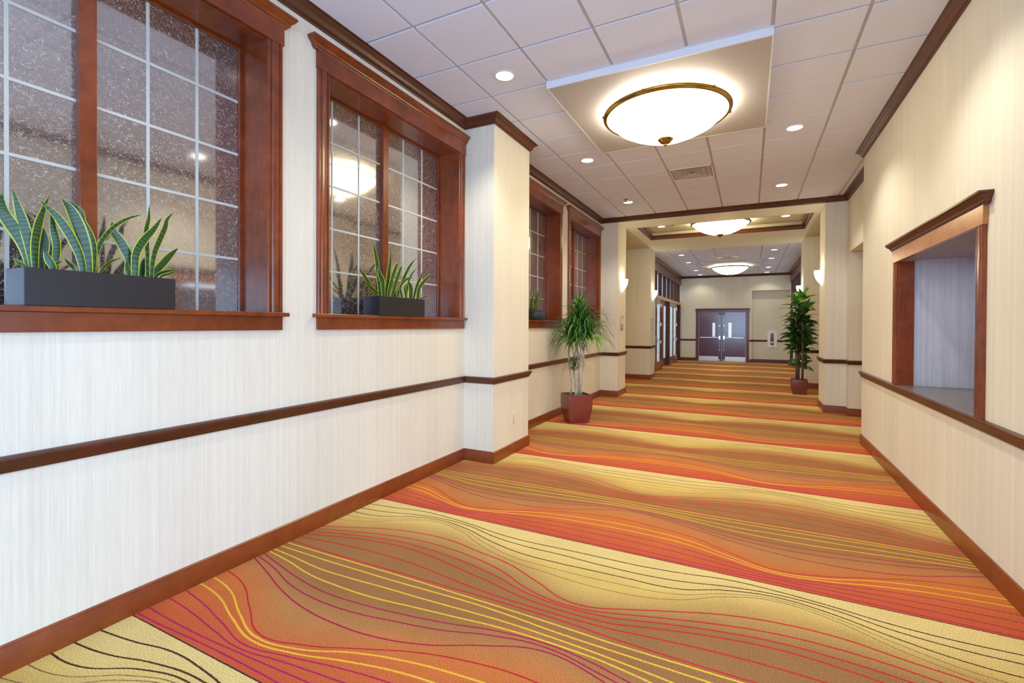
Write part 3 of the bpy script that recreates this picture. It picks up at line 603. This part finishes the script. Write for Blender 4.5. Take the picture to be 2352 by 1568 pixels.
MB().lathe([(.049,.175),(.0492,.235)],(0,-.055,0),20).build('tank_label',white,e2)
MB().tube([(0,-.055,.40),(0,-.055,.44),(.035,-.06,.455)],.010,8).build('valve',steel,e2)
MB().tube([(-.012,-.06,.43),(-.045,-.065,.40),(-.05,-.065,.30),(-.04,-.065,.24)],.007,8).build('hose',black,e2)
MB().box(.0,.05,-.07,-.05,.45,.53).build('handle',mat('handle_grey',(.15,.20,.25),.4),e2,bevel=.004)
LV1 = [(0.051,[[-2.909,0.929,1.761],[-2.909,0.914,1.84],[-2.909,0.883,1.911],[-2.909,0.851,1.967],[-2.909,0.839,2.009],[-2.909,0.837,2.07]]),(0.038,[[-2.897,0.935,1.761],[-2.897,0.919,1.874],[-2.897,0.901,1.955],[-2.897,0.886,2.015],[-2.897,0.867,2.093]]),(0.034,[[-2.874,0.934,1.76],[-2.874,0.934,1.853],[-2.874,0.944,1.936],[-2.874,0.956,1.994],[-2.874,0.981,2.087]]),(0.039,[[-2.929,0.968,1.764],[-2.929,0.981,1.842],[-2.929,0.984,1.896],[-2.929,0.979,1.947]]),(0.031,[[-2.907,1.016,1.775],[-2.907,1.02,1.869],[-2.907,1.007,1.95],[-2.907,1.002,2.046]]),(0.03,[[-2.84,0.983,1.755],[-2.84,0.967,1.792],[-2.84,0.953,1.83]]),(0.038,[[-2.855,1.098,1.757],[-2.855,1.084,1.83],[-2.855,1.056,1.902],[-2.855,1.022,1.966],[-2.855,0.989,2.012],[-2.855,0.941,2.056]]),(0.05,[[-2.872,1.123,1.758],[-2.872,1.112,1.876],[-2.872,1.084,1.98],[-2.872,1.056,2.046],[-2.872,1.025,2.087]]),(0.032,[[-2.873,1.145,1.761],[-2.873,1.146,1.872],[-2.873,1.127,1.942],[-2.873,1.102,1.992],[-2.873,1.095,2.045],[-2.873,1.046,2.081]]),(0.021,[[-2.883,1.142,1.761],[-2.883,1.161,1.842],[-2.883,1.184,1.916],[-2.883,1.231,1.99],[-2.883,1.292,2.046],[-2.883,1.36,2.082]]),(0.014,[[-2.87,1.172,1.754],[-2.87,1.205,1.805],[-2.87,1.261,1.841]]),(0.018,[[-2.862,1.069,1.757],[-2.862,1.051,1.782],[-2.862,1.031,1.806]]),(0.045,[[-2.903,1.315,1.76],[-2.903,1.309,1.839],[-2.903,1.272,1.922],[-2.903,1.239,1.974],[-2.903,1.233,2.021]]),(0.039,[[-2.852,1.311,1.755],[-2.852,1.315,1.861],[-2.852,1.35,1.94],[-2.852,1.394,2.003],[-2.852,1.437,2.08]]),(0.025,[[-2.865,1.373,1.759],[-2.865,1.373,1.895],[-2.865,1.367,1.994],[-2.865,1.38,2.062],[-2.865,1.382,2.133]]),(0.03,[[-2.866,1.391,1.758],[-2.866,1.405,1.874],[-2.866,1.432,1.955],[-2.866,1.46,2.032],[-2.866,1.469,2.075],[-2.866,1.5,2.12]]),(0.041,[[-2.894,1.423,1.776],[-2.894,1.46,1.831],[-2.894,1.498,1.883],[-2.894,1.54,1.932]]),(0.018,[[-2.89,1.426,1.76],[-2.89,1.472,1.791],[-2.89,1.535,1.808]]),(0.029,[[-2.851,1.281,1.755],[-2.851,1.277,1.783],[-2.851,1.273,1.831]]),(0.03,[[-2.918,1.372,1.761],[-2.918,1.381,1.823],[-2.918,1.389,1.86]]),(0.017,[[-2.843,0.887,1.753],[-2.843,0.869,1.767],[-2.843,0.854,1.786]]),(0.013,[[-2.874,1.44,1.756],[-2.874,1.488,1.781],[-2.874,1.521,1.8]]),(0.018,[[-2.884,0.999,1.763],[-2.884,1.012,1.782],[-2.884,1.032,1.794]])]
LV2 = [(0.031,[[-2.898,3.153,1.756],[-2.898,3.07,1.835],[-2.898,2.978,1.926],[-2.898,2.938,1.962]]),(0.024,[[-2.877,3.154,1.756],[-2.877,3.024,1.831],[-2.877,2.957,1.877]]),(0.042,[[-2.869,3.144,1.772],[-2.869,3.119,1.989],[-2.869,3.095,2.103],[-2.869,3.06,2.197]]),(0.047,[[-2.853,3.175,1.757],[-2.853,3.163,1.874],[-2.853,3.126,1.938],[-2.853,3.109,1.995]]),(0.048,[[-2.87,3.231,1.769],[-2.87,3.256,1.952],[-2.87,3.281,2.076],[-2.87,3.28,2.18]]),(0.045,[[-2.853,3.237,1.769],[-2.853,3.287,1.919],[-2.853,3.339,2.029],[-2.853,3.365,2.068]]),(0.049,[[-2.849,3.283,1.763],[-2.849,3.335,1.889],[-2.849,3.387,1.999],[-2.849,3.414,2.047]]),(0.039,[[-2.866,3.369,1.759],[-2.866,3.463,1.936],[-2.866,3.546,2.054],[-2.866,3.642,2.148]]),(0.036,[[-2.855,3.423,1.762],[-2.855,3.396,1.841],[-2.855,3.477,1.919],[-2.855,3.591,1.956]]),(0.029,[[-2.904,3.538,1.761],[-2.904,3.594,1.95],[-2.904,3.712,2.074]]),(0.051,[[-2.853,3.546,1.76],[-2.853,3.546,1.851],[-2.853,3.503,1.912]]),(0.045,[[-2.922,3.676,1.765],[-2.922,3.736,1.906],[-2.922,3.797,1.988],[-2.922,3.822,2.053]]),(0.049,[[-2.893,3.699,1.765],[-2.893,3.729,1.866],[-2.893,3.854,1.973],[-2.893,3.918,2.018]]),(0.043,[[-2.904,3.373,1.769],[-2.904,3.359,1.857],[-2.904,3.32,1.942]]),(0.017,[[-2.851,3.09,1.752],[-2.851,3.043,1.774],[-2.851,2.997,1.779]]),(0.019,[[-2.875,3.737,1.761],[-2.875,3.814,1.785],[-2.875,3.862,1.793]]),(0.04,[[-2.865,3.491,1.766],[-2.865,3.476,1.847],[-2.865,3.504,1.885]])]
# ---------------------------------------------------------------- snake plant planters
def trough(e,x0,x1,y0,y1,z0,h,tp=0,m_=black):
    # x0..x1 y0..y1 at the base, open box with wall thickness
    t=.008; f=lambda d,z,k:[(x0+d-k,y0+d-k,z),(x1-d+k,y0+d-k,z),(x1-d+k,y1-d+k,z),(x0+d-k,y1-d+k,z)]
    mb=MB(); mb.rings([f(0,z0,0),f(0,z0+h,tp),f(t,z0+h,tp),f(t,z0+h-.05,tp*.7)],True,True,False); o=mb.build('trough',m_,e,bevel=.002)
    MB().box(x0+t,x1-t,y0+t,y1-t,z0+h-.045,z0+h-.03).build('soil',soil,e)
sn=lambda t:(.42+.58*math.sin(min(1,t/.55)*math.pi/2))*(1 if t<.55 else math.cos((t-.55)/.45*math.pi/2)**.75)
def snake_tr(name,loc,label,leaves,L_=.60,cut=None,m_=black,tp=0,h=.165,clumps=3,loc_is=True):
    x0,x1=loc[0]-.095,loc[0]+.095; y0,y1=loc[1]-L_/2,loc[1]+L_/2
    e=tag(empty(name,(loc[0],loc[1],1.58)),label,'planter','snake plant planters on the window sills')
    I=Matrix.Translation((-loc[0],-loc[1],-1.58)); before=set(COL.objects)
    trough(e,x0,x1,y0,y1,1.58,h,tp,m_)
    groups=[[] for _ in range(clumps)]
    for w,pts in leaves: groups[min(clumps-1,max(0,int((pts[0][1]-y0)/(y1-y0)*clumps)))].append((w,pts))
    for g in groups:
        if not g: continue
        mb=MB()
        for i,(w,pts) in enumerate(g):
            p0=pts[0]; pts=[(min(x1-.02,max(x0+.02,p0[0])),min(y1-.02,max(y0+.02,p0[1])),1.70)]+[tuple(q) for q in pts]
            mb.blade(pts,w*1.05,up=(-.93,.1+.12*math.sin(i*2.3),.25),fold=.13,twist=random.uniform(-.35,.35),taper=sn,seg=16)
        o=mb.build('snake_plant',snake,e,smooth='full')
    for o in set(COL.objects)-before: o.matrix_parent_inverse=I
LV1R=LV1
snake_tr('snake_plant_planter',(-2.885,1.172),'long black trough planter of tall snake plants on the nearest window sill',LV1,.60)
snake_tr('snake_plant_planter',(-2.880,3.365),'black trough planter of snake plants on the second window sill',LV2,.615)
def rnd(yc,L_,n,hmin,hmax,seed):
    r=random.Random(seed); out=[]
    for i in range(n):
        y=yc+L_*(r.random()-.5)*.85; x=-2.89+r.uniform(-.05,.05); h=r.uniform(hmin,hmax); ly=(y-yc)/L_*.35+r.uniform(-.08,.08); lx=r.uniform(-.05,.09); b=r.uniform(-.05,.05)
        out.append((r.uniform(.025,.05),[(x,y,1.70),(x+lx*.2,y+ly*.25+b*.3,1.70+h*.35),(x+lx*.55,y+ly*.6+b*.4,1.70+h*.7),(x+lx,y+ly,1.70+h)]))
    return out
snake_tr('snake_plant_planter',(-2.885,6.38),'glossy black planter of snake plants just past the first pilaster',rnd(6.38,.62,26,.15,.40,5),.62,m_=mat('glossy_black_planter',(.015,.015,.017),.12,coat=.6),tp=-.012)
snake_tr('snake_plant_planter',(-2.885,8.75),'black planter of snake plants behind the tall potted tree',rnd(8.75,.62,26,.2,.46,8),.62)
# ---------------------------------------------------------------- potted trees
def square_pot(e,hb,ht,h,moss_m,bulge=.02):
    rs=[]
    def rr(a,z):
        c=.12*a; return [(sx*(a-c*(1-ux)),sy*(a-c*(1-uy)),z) for sx,sy,ux,uy in ((-1,-1,1,0),(-1,-1,0,1)) ] 
    def ring(a,z,c=.018):
        p=[]
        for sx,sy,q in ((-1,-1,180),(1,-1,270),(1,1,0),(-1,1,90)):
            for d in (0,30,60,90): p.append((sx*(a-c)+c*math.cos(math.radians(q+d)),sy*(a-c)+c*math.sin(math.radians(q+d)),z))
        return p
    for i in range(9):
        t=i/8; rs.append(ring(hb+(ht-hb)*t+bulge*math.sin(math.pi*t),h*t))
    rs+= [ring(ht-.012,h),ring(ht-.02,h-.05)]
    MB().rings(rs,True,True,False).build('pot',maroon,e,smooth=True)
    k=ht-.018; mb=MB(); n=14; vs=[[(-k+2*k*i/n,-k+2*k*j/n,h-.035+.022*math.sin(i*1.7+j)*math.cos(j*2.1-i*.6)*(1 if 0<i<n and 0<j<n else 0)) for j in range(n+1)] for i in range(n+1)]
    b=len(mb.v)
    for r_ in vs: mb.v+=r_
    for i in range(n):
        for j in range(n): a=i*(n+1)+j; mb.f.append((a,a+1,a+n+2,a+n+1)); mb.m.append(0)
    mb.build('moss',moss_m,e,smooth='full')
def rosette(mb,c,n,ln,w,r,droop,el=(5,80),lean=(0,0,0)):
    for i in range(n):
        az=r.uniform(0,2*math.pi); e0=math.radians(r.uniform(*el)); l=ln*r.uniform(.7,1.15); d=Vector((math.cos(az)*math.cos(e0),math.sin(az)*math.cos(e0),math.sin(e0)))+Vector(lean); p=Vector(c)+Vector((0,0,r.uniform(-.08,.04))); pts=[p.copy()]; g=droop*r.uniform(.7,1.3)
        for k in range(6): p=p+d.normalized()*l/6; d=d.normalized()+Vector((0,0,-g*(k+1)/6)); pts.append(p.copy())
        for q in pts:
            pass
        mb.blade(pts,w*r.uniform(.8,1.15),fold=.15,twist=r.uniform(-.6,.6),taper=lambda t:(min(1,.35+t*2.2))*(1-max(0,t-.25)/.75)**.8)
e=tag(empty('potted_dracaena',(-2.41,7.05,0),0),'spiky leaved dracaena tree with pale stems in a maroon square pot against the left wall','potted tree')
pe=empty('x'); bpy.data.objects.remove(pe)
before=set(COL.objects); square_pot(e,.150,.195,.43,moss)
for o in set(COL.objects)-before: o.rotation_euler=(0,0,math.radians(39))
r=random.Random(11)
stems=[((-.10,.0),(-.12,.03),1.30),((-.03,.02),(-.05,.10),1.46),((.03,-.02),(.08,-.06),1.42),((.07,.03),(.12,.08),1.56),((.01,.05),(.02,.02),1.62),((-.01,-.05),(.20,-.02),1.36)]
heads=[]
for k,((bx_,by_),(tx_,ty_),h) in enumerate(stems):
    pts=[]; n=7
    for i in range(n+1):
        t=i/n; w=.018*math.sin(t*7+k*1.7); pts.append((bx_+(tx_-bx_)*t**1.4+w,by_+(ty_-by_)*t**1.4+.014*math.cos(t*6+k),.38+(h-.38)*t))
    MB().tube(pts,[.017-.006*i/n for i in range(n+1)],8).build('stem',bark,e,smooth='full')
    heads.append(pts[-1])
    if k in (1,2,3,5):   # forks
        q=pts[4]; p2=[(q[0],q[1],q[2]),(q[0]+.05*(-1)**k,q[1]+.04,q[2]+.12),(q[0]+.11*(-1)**k,q[1]+.05,q[2]+.36)]
        MB().tube(p2,[.010,.009,.007],8).build('stem',bark,e,smooth='full'); heads.append(p2[-1])
for k,hd in enumerate(heads):
    mb=MB(); rosette(mb,hd,58,.52,.021,r,.85,(-10,80)); 
    # leaves that would pierce the wall are turned into the room
    for i,v in enumerate(mb.v):
        if v[0]-2.41<-2.80: mb.v[i]=(-.39+.0*(v[0]),v[1],v[2])
    mb.build('leaf_crown',dtop if k in (3,4) else dleaf,e,smooth='full')
mb=MB(); rosette(mb,(-.02,-.05,.86),44,.29,.017,r,.6,(-10,70)); mb.build('leaf_crown',dleaf,e,smooth='full')
mb=MB(); rosette(mb,(.03,.03,1.76),46,.26,.026,r,.3,(25,88)); mb.build('leaf_crown',dtop,e,smooth='full')
e=tag(empty('potted_corn_plant',(1.0,12.24,0),0),'tall broad leaved corn plant in a small maroon pot on the right','potted tree')
before=set(COL.objects); square_pot(e,.125,.157,.33,soil,.015)
r=random.Random(4); canes=[((-.06,-.03),2.0),((.05,-.04),2.12),((0,.05),1.6),((.075,.03),1.85),((-.03,.04),1.3)]
for k,((x,y),h) in enumerate(canes):
    MB().tube([(x,y,.28),(x+.01,y,.28+h*.3),(x*1.1,y*1.1,h*.7),(x*1.15,y*1.1,h)],[.016,.015,.013,.010],8).build('cane',cane,e,smooth='full')
def corn(zs,n,ln,mt,el,dr):
    mb=MB()
    for i in range(n):
        (x,y),h=r.choice(canes); z=r.uniform(*zs)
        if z>h+.05: z=h
        az=r.uniform(0,2*math.pi); e0=math.radians(r.uniform(*el)); l=ln*r.uniform(.75,1.2); d=Vector((math.cos(az)*math.cos(e0),math.sin(az)*math.cos(e0),math.sin(e0))); p=Vector((x*1.1,y*1.1,z)); pts=[p.copy()]
        for q in range(6): p=p+d*l/6; d=(d+Vector((0,0,-dr*(q+1)/6))).normalized(); pts.append(p.copy())
        pts=[Vector((min(q.x,1.9),q.y,max(.35,q.z))) for q in pts]
        mb.blade(pts,.085*r.uniform(.8,1.2),up=(r.uniform(-.9,.9),-r.uniform(.1,1.2),.6),fold=.12,twist=r.uniform(-.5,.5),taper=lambda t:(min(1,.18+t*2.6))*(1-max(0,t-.45)/.55)**.8)
    return mb
corn((.58,.85),22,.24,bleaf,(0,50),.45).build('leaf_tier',bleaf,e,smooth='full')
corn((.9,1.35),80,.33,bleaf,(0,50),.4).build('leaf_tier',bleaf,e,smooth='full')
corn((1.3,1.75),76,.36,bleaf,(0,55),.4).build('leaf_tier',bleaf,e,smooth='full')
corn((1.75,2.05),26,.40,bleaf,(5,60),.4).build('leaf_tier',bleaf,e,smooth='full')
mb=MB()
for (x,y),h in canes[:2]+canes[3:4]:
    for i in range(11):
        az=r.uniform(0,2*math.pi); e0=math.radians(r.uniform(25,80)); d=Vector((math.cos(az)*math.cos(e0),math.sin(az)*math.cos(e0),math.sin(e0))); p=Vector((x*1.15,y*1.1,h-.03)); pts=[p.copy()]; l=r.uniform(.25,.40)
        for q in range(6): p=p+d*l/6; d=(d+Vector((0,0,-.35*(q+1)/6))).normalized(); pts.append(p.copy())
        mb.blade(pts,.09,up=(r.uniform(-.7,.7),-r.uniform(.2,1.2),.6),fold=.12,twist=r.uniform(-.4,.4),taper=lambda t:(min(1,.25+t*2.6))*(1-max(0,t-.45)/.55)**.8)
mb.build('leaf_tier',btop,e,smooth='full')
